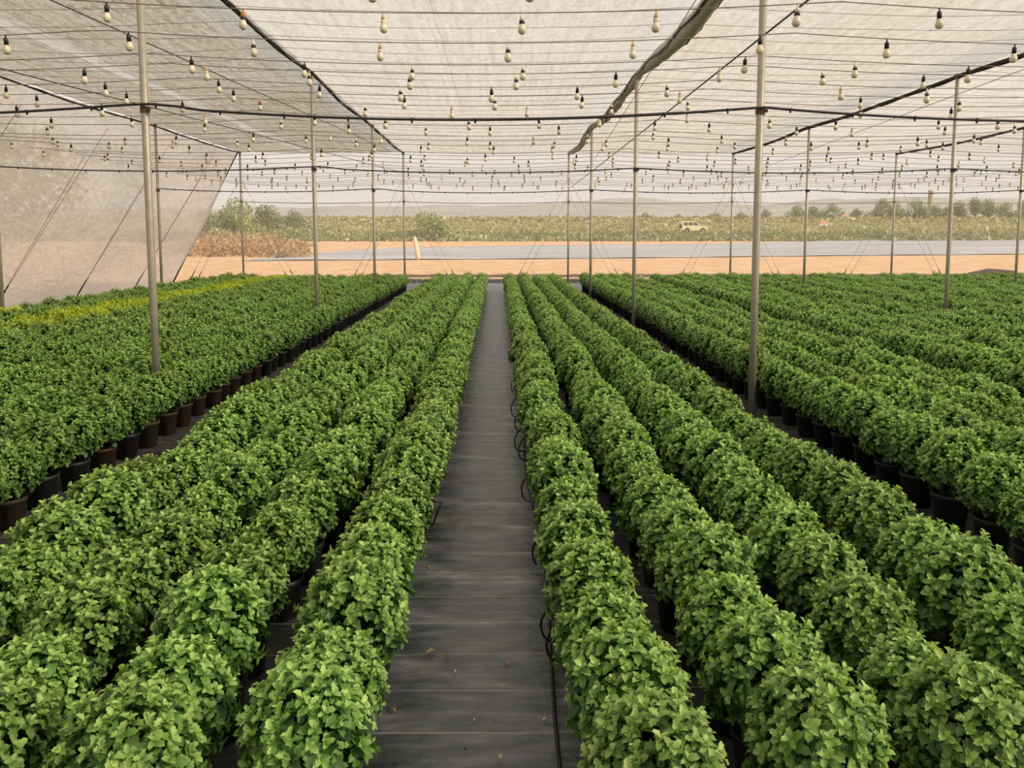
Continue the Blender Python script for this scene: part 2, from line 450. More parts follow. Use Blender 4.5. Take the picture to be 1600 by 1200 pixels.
# long power cables
def cable(p, q, r, label, mat='cable', sag=.0, name='power_cable'):
    p, q = Vector(p), Vector(q); a = MB(); pts = []
    for i in range(41):
        u = i / 40; v = p.lerp(q, u); v.z -= 4 * sag * u * (1 - u); pts.append(v)
    a.tube(pts, r, 5); return tag(a.obj(name, M[mat]), label, 'cable')
cable((2.66, 4.0, 3.95), (2.66, END - .1, 3.62), .010, 'long black power cable running down the first pole line right of the walkway', sag=.02)
cable((2.2, 5.5, ROOF - .05), (2.66, 22.4, 3.95), .006, 'thin dark stay cable slanting down from the roof towards the right pole line', 'wire')
cable((-5.7, 8.6, ROOF - .1), (-3.5, 27, ROOF - .25), .008, 'thin black cable under the dark left roof panel beside the net roll', 'cable')
cable((-7.0, 6.5, ROOF - .9), (-3.4, END - .2, ROOF - .75), .008, 'black knotted cable slanting under the dark left roof panel', 'cable')
cable((8.65, 9.0, ROOF - .1), (8.0, END - .2, 3.7), .006, 'thin dark stay cable slanting along the second pole line right of the walkway', 'wire')

# guy wires
def guy(p, q, label, group):
    o = thing('guy_wire', label, 'guy wire', p, 0, group)
    v = Vector(q) - Vector(p)
    a = MB(); a.tube([(0, 0, 0), v * .5, v * .86], .006, 5); a.obj('cable', M['wire'], o)
    a = MB(); a.tube([v * .86, v * .93, v], [.013, .02, .013], 6); a.obj('turnbuckle', M['roll'], o)
for k, (x, nm) in enumerate(((-9.38, 'far corner pole'), (-3.45, 'last pole left of the walkway'), (2.6, 'last pole right of the walkway'), (8.65, 'last pole of the second right line'), (14.7, 'last pole of the third right line'))):
    for s, sn in ((-1, 'left'), (1, 'right')):
        for j, wn in ((0, 'lower'), (1, 'upper')):
            guy((x + s * .05, END - .06, 3.3 + .6 * j), (x + s * (1.75 + .25 * j), END - .1, .1), '%s guy wire on the %s side of the %s' % (wn, sn, nm), 'guy wires at the far end poles')
for k, d in enumerate((8.04, 15.25, 18.8, 22.46, 26.0)):
    for j, wn in ((0, 'lower'), (1, 'upper')):
        guy((-9.5, d + 1.2 * j, ROOF - .4 - .8 * (1 - j)), (-11.75, d - .1, .12), '%s guy wire at the left netting, %s anchor from the front' % (wn, nth(k + 1)), 'guy wires along the left netting')
# dark foot rope and rubbish line of the left netting
a = MB(); a.tube([(-11.88 + .05 * math.sin(y * 1.9), y, .04 + .03 * math.sin(y * 2.7)) for y in [2 + .4 * i for i in range(70)]], .05, 7)
tag(a.obj('hem_rope', M['roll'], None, True), 'dark rolled hem at the foot of the slanting left netting', 'hem')
a = MB(); a.tube([(-9.45 - 2.6 * u, END - .02, ROOF * (1 - u)) for u in [i / 12 for i in range(13)]], .028, 6)
tag(a.obj('corner_rope', M['roll'], None, True), 'dark rope down the far slanting edge of the left netting', 'rope')

# ------------------------------------------------------------------ bulbs
bm = {}
a = MB(); a.lathe([(.0, 0), (.006, 0), (.006, -.02), (.014, -.022), (.018, -.03), (.018, -.078), (.0, -.078)], 12); bm['hold'] = a
a = MB(); a.lathe([(.0, 0), (.006, 0), (.006, -.02), (.012, -.022), (.015, -.03), (.017, -.055), (.0, -.055)], 12); bm['short'] = a
a = MB(); a.lathe([(.019, -.054), (.021, -.056), (.021, -.074), (.019, -.078)], 12); bm['band'] = a
a = MB(); a.lathe([(.016, -.076), (.019, -.082), (.027, -.103), (.0305, -.116)], 14); bm['collar'] = a
a = MB(); a.lathe([(.0305, -.116), (.031, -.124), (.0285, -.136), (.022, -.146), (.012, -.152), (.0, -.154)], 14); bm['glob'] = a
kinds = {'black': ('hold', 'bl', None, 'white bulb in black holder'), 'banded': ('short', 'wh', 'bl', 'white bulb with black band'),
         'tan': ('short', 'tan', 'wh', 'white bulb in tan holder'), 'orange': ('hold', 'orange', 'bl', 'white bulb in orange holder')}
BM = {k: {'holder': bm[v[0]].mesh('holder', M[v[1]], True), 'band': bm['band'].mesh('band', M[v[2]], True) if v[2] else None} for k, v in kinds.items()}
BM_COL = bm['collar'].mesh('collar', M['wh'], True); BM_GL = bm['glob'].mesh('globe', M['globe'], True)
WHOLE = {}
def merge(parts):
    a = MB(); mats = []
    for mb, mt in parts:
        if mt not in mats: mats.append(mt)
        a.add(mb.v, mb.f, mats.index(mt))
    return a, mats
for k, v in kinds.items():
    pr = [(bm[v[0]], M[v[1]])] + ([(bm['band'], M[v[2]])] if v[2] else []) + [(bm['collar'], M['wh']), (bm['glob'], M['globe'])]
    a, mats = merge(pr); WHOLE[k] = (a.mesh('bulb', mats, True), a, mats)
rows = [(5.4, [329, 583, 827, 1335, 1586]), (6.25, [173, 384, 600, 815, 1023, 1242, 1461]), (7.2, [14, 205, 398, 595, 794, 988, 1185, 1382, 1581]),
        (8.1, [301, 477, 645, 817, 1163, 1335, 1511]), (8.55, [134, 323, 484, 640, 807, 962, 1123, 1284, 1442]), (9.3, [10, 165, 342, 500, 626, 768, 902, 1042, 1313, 1448]),
        (9.9, [57, 198, 365, 632, 773, 910, 1062, 1187, 1345, 1500])]
Rl = random.Random(21)
d = 10.7
while d < END - .3:
    w0 = at_depth(0, 300, d).x; w1 = at_depth(1600, 300, d).x
    x = w0 + Rl.uniform(.0, 1.1); pxs = []
    while x < w1:
        if x > -9.3: pxs.append(proj((x + Rl.uniform(-.22, .22), d, 3.5))[0])
        x += 1.12
    rows.append((d, pxs)); d += Rl.uniform(.85, 1.15)
LW_TOP, LW_SAG = EYE + 1.77, .10
nb = 0
far_bulbs = {k: [] for k in kinds}
for ri, (d, pxs) in enumerate(rows):
    dip = Rl.uniform(-.04, .03) if ri > 6 else 0
    a = MB(); a.tube([(x, d, span_h(x, LW_TOP + dip, LW_SAG)) for x in ws], .0042 if d < 12 else .005, 4)
    tag(a.obj('lamp_wire', M['wire']), 'thin crosswise wire with hanging bulbs, %s bulb wire from the front' % nth(ri + 1), 'wire', 'crosswise wires the bulbs hang from')
    cnt = 0
    for px in sorted(pxs):
        x = at_depth(px, 150, d).x
        if x < -9.3: continue
        q = proj((x, d, 3.5))
        if not -6 < q[0] < 1606: continue
        cnt += 1
        kd = Rl.choices(['black', 'banded', 'tan', 'orange'], [50, 32, 16, 2])[0]
        if d < 9 and 500 < px < 900: kd = 'tan' if px < 700 and d < 8 else 'banded'
        z = span_h(x, LW_TOP + dip, LW_SAG)
        lab = '%s, %s from left on %s bulb wire from front' % (kinds[kd][3], nth(cnt), nth(ri + 1))
        sc = Rl.uniform(.95, 1.1)
        tilt = (Rl.uniform(-.06, .06), Rl.uniform(-.06, .06), Rl.uniform(0, 6))
        if nb < 300:
            nb += 1
            if d < 13.5:
                o = thing('light_bulb', lab, 'light bulb', (x, d, z - .004), 0, 'bulbs hanging on the crosswise wires')
                o.rotation_euler = tilt; o.scale = (sc,) * 3
                link('holder', BM[kd]['holder'], o)
                if BM[kd]['band']: link('band', BM[kd]['band'], o)
                link('collar', BM_COL, o); link('globe', BM_GL, o)
            else:
                o = tag(link('light_bulb', WHOLE[kd][0], None, (x, d, z - .004)), lab, 'light bulb', 'bulbs hanging on the crosswise wires')
                o.rotation_euler = tilt; o.scale = (sc,) * 3
        else:
            far_bulbs[kd].append((x, d, z))
a = MB(); mats = [M['bl'], M['wh'], M['tan'], M['orange'], M['globe']]
for kd, L in far_bulbs.items():
    _, mb, mm = WHOLE[kd]
    for (x, y, z) in L:
        o0 = len(a.v); a.v.extend((p[0] + x, p[1] + y, p[2] + z) for p in mb.v)
        for f, mi in zip(mb.f, mb.m):
            a.f.append(tuple(i + o0 for i in f)); a.m.append(mats.index(mm[mi])); a.a.append(0)
if a.v:
    tag(a.obj('light_bulb', mats, None, True), 'mass of tiny bulbs on the last wires near the far end netting', 'light bulbs', 'bulbs hanging on the crosswise wires', 'stuff')

# ------------------------------------------------------------------ chrysanthemum plants
HALF = [(.05, 0), (.10, .10), (.32, .22), (.24, .33), (.47, .52), (.31, .62), (.31, .86), (.16, .90)]
MID = [(0, .0), (0, .33), (0, .60), (0, .84), (0, 1.0)]
def leaf_hi():
    pts = []
    def z(x, y): return .6 * abs(x) ** 1.2 - .5 * y * y + .22 * y
    v = [(x, y, z(x, y)) for x, y in MID] + [(x, y, z(x, y)) for x, y in HALF] + [(-x, y, z(x, y)) for x, y in HALF]
    fs = []
    def side(o, flip):
        L = [(0, o + 0, o + 1), (0, o + 1, o + 2, o + 3), (0, o + 3, 1), (1, o + 3, o + 4, o + 5), (1, o + 5, 2), (2, o + 5, o + 6, o + 7), (2, o + 7, 3), (3, o + 7, 4)]
        for f in L: fs.append(f if not flip else tuple(reversed(f)))
    side(5, False); side(13, True)
    return v, fs
def leaf_lo():
    v = [(0, 0, 0), (0, .55, -.04), (0, 1, -.22), (.36, .3, .12), (.36, .72, .0), (-.36, .3, .12), (-.36, .72, .0)]
    return v, [(0, 3, 4, 1), (1, 4, 2), (0, 1, 6, 5), (1, 2, 6)]
def plant_mesh(seed, hi=True):
    rr = random.Random(seed); m = MB()
    LV, LF = leaf_hi() if hi else leaf_lo()
    cz = .375; RX = .167 * rr.uniform(.96, 1.04); RZ = .192 * rr.uniform(.95, 1.06)
    lump = [(Vector((rr.gauss(0, 1), rr.gauss(0, 1), rr.gauss(.4, .8))).normalized(), rr.uniform(-.10, .10)) for _ in range(9)]
    def put(base, l, n, L, W, young):
        s = l.cross(n).normalized()
        m.add([tuple(base + s * (x * W) + l * (y * L) + n * (z * L)) for x, y, z in LV], LF, 0, young)
    NS = 146 if hi else 84
    for i in range(NS):
        t = (i + .5) / NS; ct = 1 - 1.30 * t; st = math.sqrt(max(0, 1 - ct * ct)); ph = i * 2.399963 + rr.uniform(-.3, .3)
        dr = Vector((st * math.cos(ph), st * math.sin(ph), ct))
        k = 1.0 + sum(w for v, w in lump if v.dot(dr) > .78) + rr.uniform(-.08, .07)
        p = Vector((dr.x * RX * k, dr.y * RX * k, cz + dr.z * RZ * k - (.02 if dr.z < 0 else 0)))
        ax = (dr * .75 + Vector((0, 0, .45 if dr.z > -.1 else .1)) + Vector((rr.gauss(0, .16), rr.gauss(0, .16), rr.gauss(0, .1)))).normalized()
        u = ax.orthogonal().normalized(); w = ax.cross(u)
        nl = 9 if hi else 6
        for j in range(nl):
            tt = j / (nl - 1); al = j * 2.399 + i
            rad = u * math.cos(al) + w * math.sin(al)
            e = math.radians(96 - 66 * tt + rr.uniform(-16, 16))
            l = ax * math.cos(e) + rad * math.sin(e); n = ax * math.sin(e) - rad * math.cos(e)
            L = (.046 - .022 * tt) * rr.uniform(.75, 1.25) * (1 if hi else 1.15)
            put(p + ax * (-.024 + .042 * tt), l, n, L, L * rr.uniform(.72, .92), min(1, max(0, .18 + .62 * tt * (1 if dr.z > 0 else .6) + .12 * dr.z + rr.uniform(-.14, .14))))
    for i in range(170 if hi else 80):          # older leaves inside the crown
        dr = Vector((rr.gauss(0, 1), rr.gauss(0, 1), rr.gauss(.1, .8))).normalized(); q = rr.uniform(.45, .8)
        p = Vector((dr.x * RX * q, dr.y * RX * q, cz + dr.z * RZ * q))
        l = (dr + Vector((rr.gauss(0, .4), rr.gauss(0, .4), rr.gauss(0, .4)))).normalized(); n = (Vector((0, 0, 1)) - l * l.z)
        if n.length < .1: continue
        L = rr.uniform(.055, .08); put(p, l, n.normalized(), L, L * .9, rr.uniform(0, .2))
    for i in range(7):                           # stems down into the pot
        al = i * .9; m.tube([(.03 * math.cos(al), .03 * math.sin(al), .19), (.10 * math.cos(al), .10 * math.sin(al), .36)], .004, 4, 0, False); m.a += [0.0] * (len(m.f) - len(m.a))
    return m
def pot_mb(n=18):
    a = MB()
    a.lathe([(.0, .0), (.083, 0), (.104, .185), (.113, .187), (.113, .213), (.104, .213), (.100, .195), (.0, .193)], n); return a
NV = 6
FOL = []
for v in range(NV):
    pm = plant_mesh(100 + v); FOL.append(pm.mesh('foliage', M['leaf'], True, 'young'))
POT = [pot_mb().mesh('pot', M['pot'], True), pot_mb().mesh('pot', M['pot_brown'], True)]

rowspec = []
for i in range(4): rowspec.append((.384 + .483 * i, 'R', i + 1))
for i in range(4): rowspec.append((-.545 - .483 * i, 'L', i + 1))
n = 4
for x in [2.95, 3.43, 3.91, 4.38, 5.33, 5.81, 6.29, 6.77, 7.62, 8.10, 8.95, 9.43, 9.9, 10.8, 11.28, 11.76, 12.24, 13.1, 13.58, 14.06, 14.95, 15.43, 15.9, 16.8, 17.28, 17.76, 18.24]:
    n += 1; rowspec.append((x, 'R', n))
n = 4
for x in [-3.18, -3.72, -4.20, -4.68, -5.20, -5.68, -6.16, -6.66, -7.14, -7.62, -8.12, -8.60, -9.1]:
    n += 1; rowspec.append((x, 'L', n))
NEAR = {('R', 1): [(1060, 1205), (990, 1095), (955, 985), (925, 905), (898, 838), (892, 785)], ('R', 2): [(1310, 1165), (1215, 1055), (1150, 972), (1110, 900), (1062, 850), (1038, 795)],
        ('R', 3): [(1525, 1145), (1440, 1060), (1365, 970), (1300, 900), (1240, 850), (1195, 800)], ('R', 4): [(1600, 1000), (1535, 930), (1470, 880), (1392, 815), (1335, 775)],
        ('L', 1): [(470, 1140), (505, 1045), (545, 965), (570, 900), (597, 835), (615, 780)], ('L', 2): [(190, 1175), (255, 1080), (312, 985), (352, 905), (418, 835), (458, 790)],
        ('L', 3): [(-40, 1165), (45, 1075), (97, 980), (180, 915), (243, 850), (300, 800)], ('L', 4): [(-60, 965), (15, 905), (80, 855), (145, 808), (205, 770)]}
plants = []
Rp = random.Random(42)
for (x, side, idx) in rowspec:
    spots = []
    for (ux, uy) in NEAR.get((side, idx), []):
        g_ = at_height(ux, uy, .42); spots.append((.5 * g_.x + .5 * x, g_.y))
    d = spots[-1][1] + .40 if spots else 1.35 + Rp.uniform(0, .2)
    while d < 27.4:
        spots.append((x + Rp.uniform(-.025, .025), d + Rp.uniform(-.035, .035))); d += .405
    for (px, py) in spots:
        s = Rp.uniform(.94, 1.08)
        if any(abs(px - a) < .17 and abs(py - b) < .17 for a, b in POLES): continue
        q = [proj((px + dx, py, z)) for dx in (-.2, .2) for z in (.15, .6)]
        if any(p is None for p in q): continue
        xs_ = [p[0] for p in q]; ys_ = [p[1] for p in q]
        inv = max(xs_) > 8 and min(xs_) < 1592 and min(ys_) < 1185
        near_v = max(xs_) > -420 and min(xs_) < 2020
        if not near_v: continue
        plants.append(dict(x=px, y=py, s=s, side=side, idx=idx, inv=inv, dist=math.hypot(px, py)))
vis = sorted([p for p in plants if p['inv']], key=lambda p: p['y'])
for p in vis[:300]: p['ind'] = True
cnts = {}
Rk = random.Random(77)
for p in sorted(plants, key=lambda p: p['y']):
    if not p.get('ind'): continue
    key = (p['side'], p['idx']); cnts[key] = cnts.get(key, 0) + 1
    o = thing('potted_chrysanthemum', 'green potted chrysanthemum, %s plant from the front in the %s row %s of the walkway' % (nth(cnts[key]), nth(p['idx']), 'right' if p['side'] == 'R' else 'left'),
              'plant', (p['x'], p['y'], 0), Rk.uniform(0, 2 * PI), 'potted chrysanthemums in long rows')
    o.scale = (p['s'], p['s'], p['s'] * Rk.uniform(.96, 1.05))
    link('foliage', FOL[Rk.randrange(NV)], o)
    link('pot', POT[1 if (p['side'] == 'L' and p['idx'] == 5 and Rk.random() < .6) else 0], o)
# the rest: one object, each plant an instance of a few plant shapes kept in the same mesh
rest = [p for p in plants if not p.get('ind')]
LOV = 4
V, Fc, MI, YG, VID = [], [], [], [], []
for v in range(LOV):
    a = plant_mesh(300 + v, False); b = pot_mb(10)
    for mb, mi in ((a, 0), (b, 1)):
        o0 = len(V); V.extend(mb.v); VID += [v] * len(mb.v)
        for k_, f in enumerate(mb.f):
            Fc.append(tuple(i + o0 for i in f)); MI.append(mi); YG.append(mb.a[k_])
rot, sca, pick, tint = [(0., 0., 0.)] * len(V), [1.0] * len(V), [0] * len(V), [0.0] * len(V)
for p in rest:
    V.append((p['x'], p['y'], 0)); VID.append(-1); rot.append((0, 0, Rk.uniform(0, 6.28))); sca.append(p['s']); pick.append(Rk.randrange(LOV))
    ye = 0.0
    if p['side'] == 'L' and p['idx'] == 17 and 14 < p['y'] < 15.2: ye = 1.0
    if p['side'] == 'L' and p['idx'] in (13, 14): ye = Rk.uniform(.35, .8) if p['y'] > 12.5 or p['y'] < 10.5 else .25
    tint.append(ye)
me = bpy.data.meshes.new('chrysanthemum_field'); me.from_pydata(V, [], Fc)
me.materials.append(M['leaf']); me.materials.append(M['pot'])
me.polygons.foreach_set('material_index', MI); me.polygons.foreach_set('use_smooth', [True] * len(Fc))
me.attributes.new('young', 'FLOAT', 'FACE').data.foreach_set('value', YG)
for nm, ty, dat, key in (('vid', 'INT', VID, 'value'), ('pick', 'INT', pick, 'value'), ('sca', 'FLOAT', sca, 'value'), ('tint', 'FLOAT', tint, 'value')):
    me.attributes.new(nm, ty, 'POINT').data.foreach_set(key, dat)
me.attributes.new('rot', 'FLOAT_VECTOR', 'POINT').data.foreach_set('vector', [c for r in rot for c in r])
fo = tag(link('chrysanthemum_plants', me), 'mass of distant green potted chrysanthemums filling the beds towards the far netting', 'plants', 'potted chrysanthemums in long rows', 'stuff')
g = bpy.data.node_groups.new('plants_on_points', 'GeometryNodeTree')
g.interface.new_socket('Geometry', in_out='INPUT', socket_type='NodeSocketGeometry')
g.interface.new_socket('Geometry', in_out='OUTPUT', socket_type='NodeSocketGeometry')
N = lambda t: g.nodes.new(t)
gi, go = N('NodeGroupInput'), N('NodeGroupOutput')
def attr(name, ty):
    x = N('GeometryNodeInputNamedAttribute'); x.data_type = ty; x.inputs['Name'].default_value = name
    return [o for o in x.outputs if o.enabled and o.name == 'Attribute'][0]
vid = attr('vid', 'INT')
def sep(v):
    c = N('FunctionNodeCompare'); c.data_type = 'INT'; c.operation = 'EQUAL'
    ins = [s for s in c.inputs if s.enabled]
    g.links.new(vid, ins[0]); ins[1].default_value = v
    s = N('GeometryNodeSeparateGeometry'); s.domain = 'POINT'
    g.links.new(gi.outputs[0], s.inputs['Geometry']); g.links.new(c.outputs[0], s.inputs['Selection'])
    return s.outputs['Selection']
g2i = N('GeometryNodeGeometryToInstance')
for v in range(LOV): g.links.new(sep(v), g2i.inputs[0])
iop = N('GeometryNodeInstanceOnPoints')
g.links.new(sep(-1), iop.inputs['Points']); g.links.new(g2i.outputs[0], iop.inputs['Instance'])
iop.inputs['Pick Instance'].default_value = True
g.links.new(attr('pick', 'INT'), iop.inputs['Instance Index'])
g.links.new(attr('rot', 'FLOAT_VECTOR'), iop.inputs['Rotation'])
g.links.new(attr('sca', 'FLOAT'), iop.inputs['Scale'])
g.links.new(iop.outputs[0], go.inputs[0])
fo.modifiers.new('plants', 'NODES').node_group = g

# ------------------------------------------------------------------ drip tubes, hoses, dry leaves
loops = [(800, 606, 'fourteenth'), (800, 642, ''), (806, 664, ''), (806, 694, ''), (812, 708, ''), (817, 770, ''), (835, 872, ''), (849, 988, ''), (858, 1020, '')]
for k, (px, py, _) in enumerate(sorted(loops, key=lambda t: -t[1])):
    p = at_height(px, py, .13); a = MB(); x0 = p.x; xe = .33
    wv = .17 + .05 * (k % 3)
    pts = [(xe, p.y - .06, .20), (x0 + .06, p.y - .03, .27), (x0, p.y + .03, .19), (x0 - .005, p.y + .06, .11), (x0 + .03, p.y + .08, .05), (xe, p.y + .12, .03)]
    # smooth the arc
    P = []
    for i in range(len(pts) - 1):
        p0, p1, p2, p3 = [Vector(pts[max(0, min(len(pts) - 1, i + q))]) for q in (-1, 0, 1, 2)]
        for s in range(5):
            u = s / 5
            P.append(.5 * ((2 * p1) + (p2 - p0) * u + (2 * p0 - 5 * p1 + 4 * p2 - p3) * u * u + (3 * p1 - p0 - 3 * p2 + p3) * u ** 3))
    P.append(Vector(pts[-1]))
    a.tube(P, .0055, 6)
    tag(a.obj('drip_tube', M['drip'], None, True), 'black drip tube looping over the right walkway edge, %s from the front' % nth(k + 1), 'tube', 'drip tubes at the right walkway edge')
p = at_height(683, 800, .13); a = MB(); a.tube([(-.45, p.y, .2), (p.x + .03, p.y - .02, .2), (p.x, p.y + .02, .12), (p.x - .03, p.y + .05, .03), (-.5, p.y + .1, .02)], .0055, 6)
tag(a.obj('drip_tube', M['drip'], None, True), 'black drip tube poking out at the left walkway edge', 'tube')
def hose(x, d0, d1, label, r=.0075):
    a = MB(); a.tube([(x + .025 * math.sin(y * 1.7 + x), y, .018) for y in [d0 + (d1 - d0) * i / 60 for i in range(61)]], r, 7)
    tag(a.obj('irrigation_hose', M['drip'], None, True), label, 'hose', 'black hoses lying along the rows')
hose(.24, 1.7, 27, 'black hose on the mat along the right edge of the walkway')
hose(.66, 1.7, 27, 'black hose on the mat between the first two rows right of the walkway')
hose(2.74, 3, 27, 'black hose in the right aisle beside the pots of the fifth row')
hose(-2.88, 3.5, 27, 'black hose in the left aisle beside the dusty pots')
dl = [(681, 1018, .045, 'dry', 'curled yellow dry leaf lying on the mat nearest the left plants'), (703, 1026, .03, 'dryr', 'brown dry leaf beside the curled yellow leaf on the walkway'),
      (788, 1033, .03, 'dryr', 'brown dry leaf lying in the middle of the walkway'), (618, 1112, .035, 'dryr', 'brown dry leaf tucked under the left plants by the walkway'),
      (741, 1122, .018, 'dry', 'tiny grey leaf scrap in the middle of the walkway'), (855, 1122, .022, 'dry', 'pale leaf scrap near the right hose on the walkway'),
      (783, 1186, .028, 'dry', 'pale crumpled leaf at the front of the walkway'), (727, 1168, .016, 'drip', 'small black scrap at the front of the walkway'),
      (672, 888, .03, 'dryr', 'brown dry leaf at the left walkway edge under the plants'), (798, 807, .018, 'drip', 'small black scrap on the middle of the walkway mat'),
      (712, 1050, .02, 'dry', 'grey dry leaf flake behind the front part of the walkway')]
for (px, py, s, mt, lab) in dl:
    p = at_height(px, py, .012); a = MB()
    LV, LF = leaf_hi(); an = R.uniform(0, 6)
    a.add([(s * (x * .7 * math.cos(an) - y * math.sin(an)), s * (x * .7 * math.sin(an) + y * math.cos(an)), s * (z * 1.2 + .25 * y)) for x, y, z in LV], LF)
    o = tag(a.obj('dry_leaf' if mt != 'drip' else 'plastic_scrap', M[mt], None, True), lab, 'dry leaf' if mt != 'drip' else 'scrap'); o.location = p

# ------------------------------------------------------------------ landscape beyond the netting
def foliage_blob(seed, blobs, nq, q, zmin=0.0):
    rr = random.Random(seed); m = MB()
    tot = sum(b[3] ** 2 for b in blobs)
    for (bx, by, bz, br, fl) in blobs:
        for _ in range(int(nq * br * br / tot)):
            dv = Vector((rr.gauss(0, 1), rr.gauss(0, 1), rr.gauss(0, 1))).normalized() * rr.uniform(.72, 1.06)
            p = Vector((bx + dv.x * br, by + dv.y * br, bz + dv.z * br * fl))
            if p.z < zmin: continue
            n = (dv + Vector((rr.gauss(0, .5), rr.gauss(0, .5), rr.gauss(.3, .5)))).normalized(); u = n.orthogonal().normalized(); w = n.cross(u); an = rr.uniform(0, 6)
            u, w = u * math.cos(an) + w * math.sin(an), w * math.cos(an) - u * math.sin(an)
            s = q * rr.uniform(.6, 1.3)
            m.add([tuple(p - u * s), tuple(p + w * s * .6), tuple(p + u * s), tuple(p - w * s * .6)], [(0, 1, 2, 3)], 0, rr.uniform(.1, .9))
    return m
M['tree'] = leaf_material('tree_leaf', lin(104, 120, 88), lin(130, 146, 106), lin(156, 168, 124), .25)
M['treeg'] = leaf_material('green_tree_leaf', lin(104, 126, 66), lin(134, 152, 82), lin(160, 174, 104), .3)
M['weed'] = leaf_material('field_grass', lin(114, 120, 82), lin(148, 148, 108), lin(186, 176, 132), .25)
M['weedg'] = leaf_material('dark_weed', lin(84, 104, 58), lin(116, 132, 78), lin(150, 156, 98), .25)
M['rust'] = leaf_material('dry_scrub', lin(122, 112, 74), lin(172, 140, 100), lin(200, 170, 124), .2)
def tree(px, ytop, ybase, d, wpx, mat, label, seed, group='trees beyond the netting'):
    b = at_depth(px, ybase, d); h = (ybase - ytop) * d / F; w = wpx * d / F; rr = random.Random(seed)
    o = thing('tree', label, 'tree', b, 0, group)
    bl = []
    for i in range(9):
        u = rr.uniform(-1, 1); r = rr.uniform(.2, .3) * min(w, h)
        bl.append((u * (w / 2 - r), rr.uniform(-.3, .3) * w, h * (.16 + .6 * rr.random() * (1 - .55 * u * u)), r, rr.uniform(.8, 1)))
    bl.append((rr.uniform(-.1, .1) * w, 0, h - .28 * min(w, h), .27 * min(w, h), 1)); bl.append((0, 0, h * .45, .36 * min(w, h), 1))
    foliage_blob(seed, bl, 1500, max(.10, .045 * min(w, h)), .02 * h).obj('crown', M[mat], o, False, 'young')
    a = MB(); a.tube([(0, 0, -.6), (0, 0, h * .25), (.03 * h, 0, h * .55)], [.035 * h, .028 * h, .015 * h], 7); a.obj('trunk', M['bark'], o)
    for i, bb in enumerate(bl[:3]):
        a = MB(); a.tube([(0, 0, h * .2), (bb[0] * .7, bb[1] * .7, bb[2] * .85)], [.016 * h, .008 * h], 5); a.obj('branch', M['bark'], o)
tree(366, 307, 362, 130, 74, 'treeg', 'tall green tree on the left behind the reddish scrub', 1)
tree(418, 318, 362, 140, 66, 'tree', 'bushy green tree just right of the tall left tree', 2)
tree(460, 326, 360, 150, 50, 'tree', 'low rounded tree at the right end of the left tree clump', 3)
tree(322, 324, 364, 125, 50, 'tree', 'low tree partly behind the slanting netting at the left clump', 4)
tree(668, 330, 377, 122, 74, 'treeg', 'single bright green bush tree beyond the sheet between the left end poles', 5)
rt = [(1008, 331, 350, 34), (1060, 333, 350, 30), (1118, 331, 352, 40), (1196, 326, 346, 28), (1243, 319, 342, 34), (1300, 318, 344, 46), (1338, 325, 344, 30), (1378, 309, 342, 50), (1428, 309, 342, 46), (1462, 318, 344, 30), (1496, 313, 342, 34), (1524, 307, 344, 28), (1545, 309, 344, 30), (1572, 314, 344, 38), (1602, 311, 346, 40), (900, 338, 352, 30), (760, 340, 352, 26), (1090, 334, 350, 34), (1160, 330, 348, 40), (1270, 322, 344, 36), (1400, 320, 344, 40), (1480, 322, 345, 36), (560, 338, 354, 36), (520, 340, 356, 34)]
for i, (px, yt, yb, w) in enumerate(sorted(rt)):
    tree(px, yt, yb, 270 + 9 * (i % 4), w, 'tree', 'hazy distant tree on the horizon, %s from the left' % nth(i + 1), 40 + i, 'distant trees on the horizon')

def tufts(name, label, cat, mat, spots, seed, n_bl=7):
    """low ragged growth: each spot a heap of small leaf-like patches turned every way"""
    rr = random.Random(seed); m = MB()
    for (x, y, z, h, w) in spots:
        yg = rr.uniform(.1, .9)
        for _ in range(n_bl):
            u = rr.random(); p = Vector((x + rr.gauss(0, w * .45), y + rr.gauss(0, w * .45), z + h * (.05 + .9 * u)))
            n = Vector((rr.gauss(0, .8), rr.gauss(-.3, .8), rr.gauss(.5, .6))).normalized(); a = n.orthogonal().normalized(); b = n.cross(a); an = rr.uniform(0, 6)
            a, b = a * math.cos(an) + b * math.sin(an), b * math.cos(an) - a * math.sin(an)
            q = w * rr.uniform(.16, .34) * (1.15 - .5 * u)
            m.add([tuple(p - a * q), tuple(p + b * q * .5), tuple(p + a * q), tuple(p - b * q * .5)], [(0, 1, 2, 3)], 0, min(1, max(0, yg + rr.uniform(-.25, .25))))
    return tag(m.obj(name, M[mat], None, False, 'young'), label, cat, None, 'stuff')
Rg = random.Random(9)
sp = []
for _ in range(5200):
    d = 118 + 130 * Rg.random() ** 1.6; w0 = at_depth(-100, 300, d).x; w1 = at_depth(1700, 300, d).x
    sp.append((Rg.uniform(w0, w1), d, zt(d), Rg.uniform(.2, .7) * (1.7 if Rg.random() < .15 else 1), Rg.uniform(.8, 2.2)))
for _ in range(2600):
    d = 236 + 70 * Rg.random(); w0 = at_depth(-60, 300, d).x; w1 = at_depth(1660, 300, d).x
    sp.append((Rg.uniform(w0, w1), d, zt(d), Rg.uniform(.5, 1.7), Rg.uniform(2.0, 4.5)))
tufts('field_grass', 'tall yellowish green grass and weeds covering the field beyond the grey sheet', 'grass', 'weed', sp, 1)
sp = []
for _ in range(2200):
    d = Rg.uniform(118.5, 131); w0 = at_depth(430, 300, d).x; w1 = at_depth(1700, 300, d).x; x = Rg.uniform(w0, w1)
    sp.append((x, d, zt(d), Rg.uniform(.5, 1.35) * (.8 + .35 * math.sin(x * .35)), Rg.uniform(.6, 1.4)))
tufts('weed_bank', 'bank of greener weeds along the far edge of the grey sheet', 'weeds', 'weedg', sp, 12, 8)
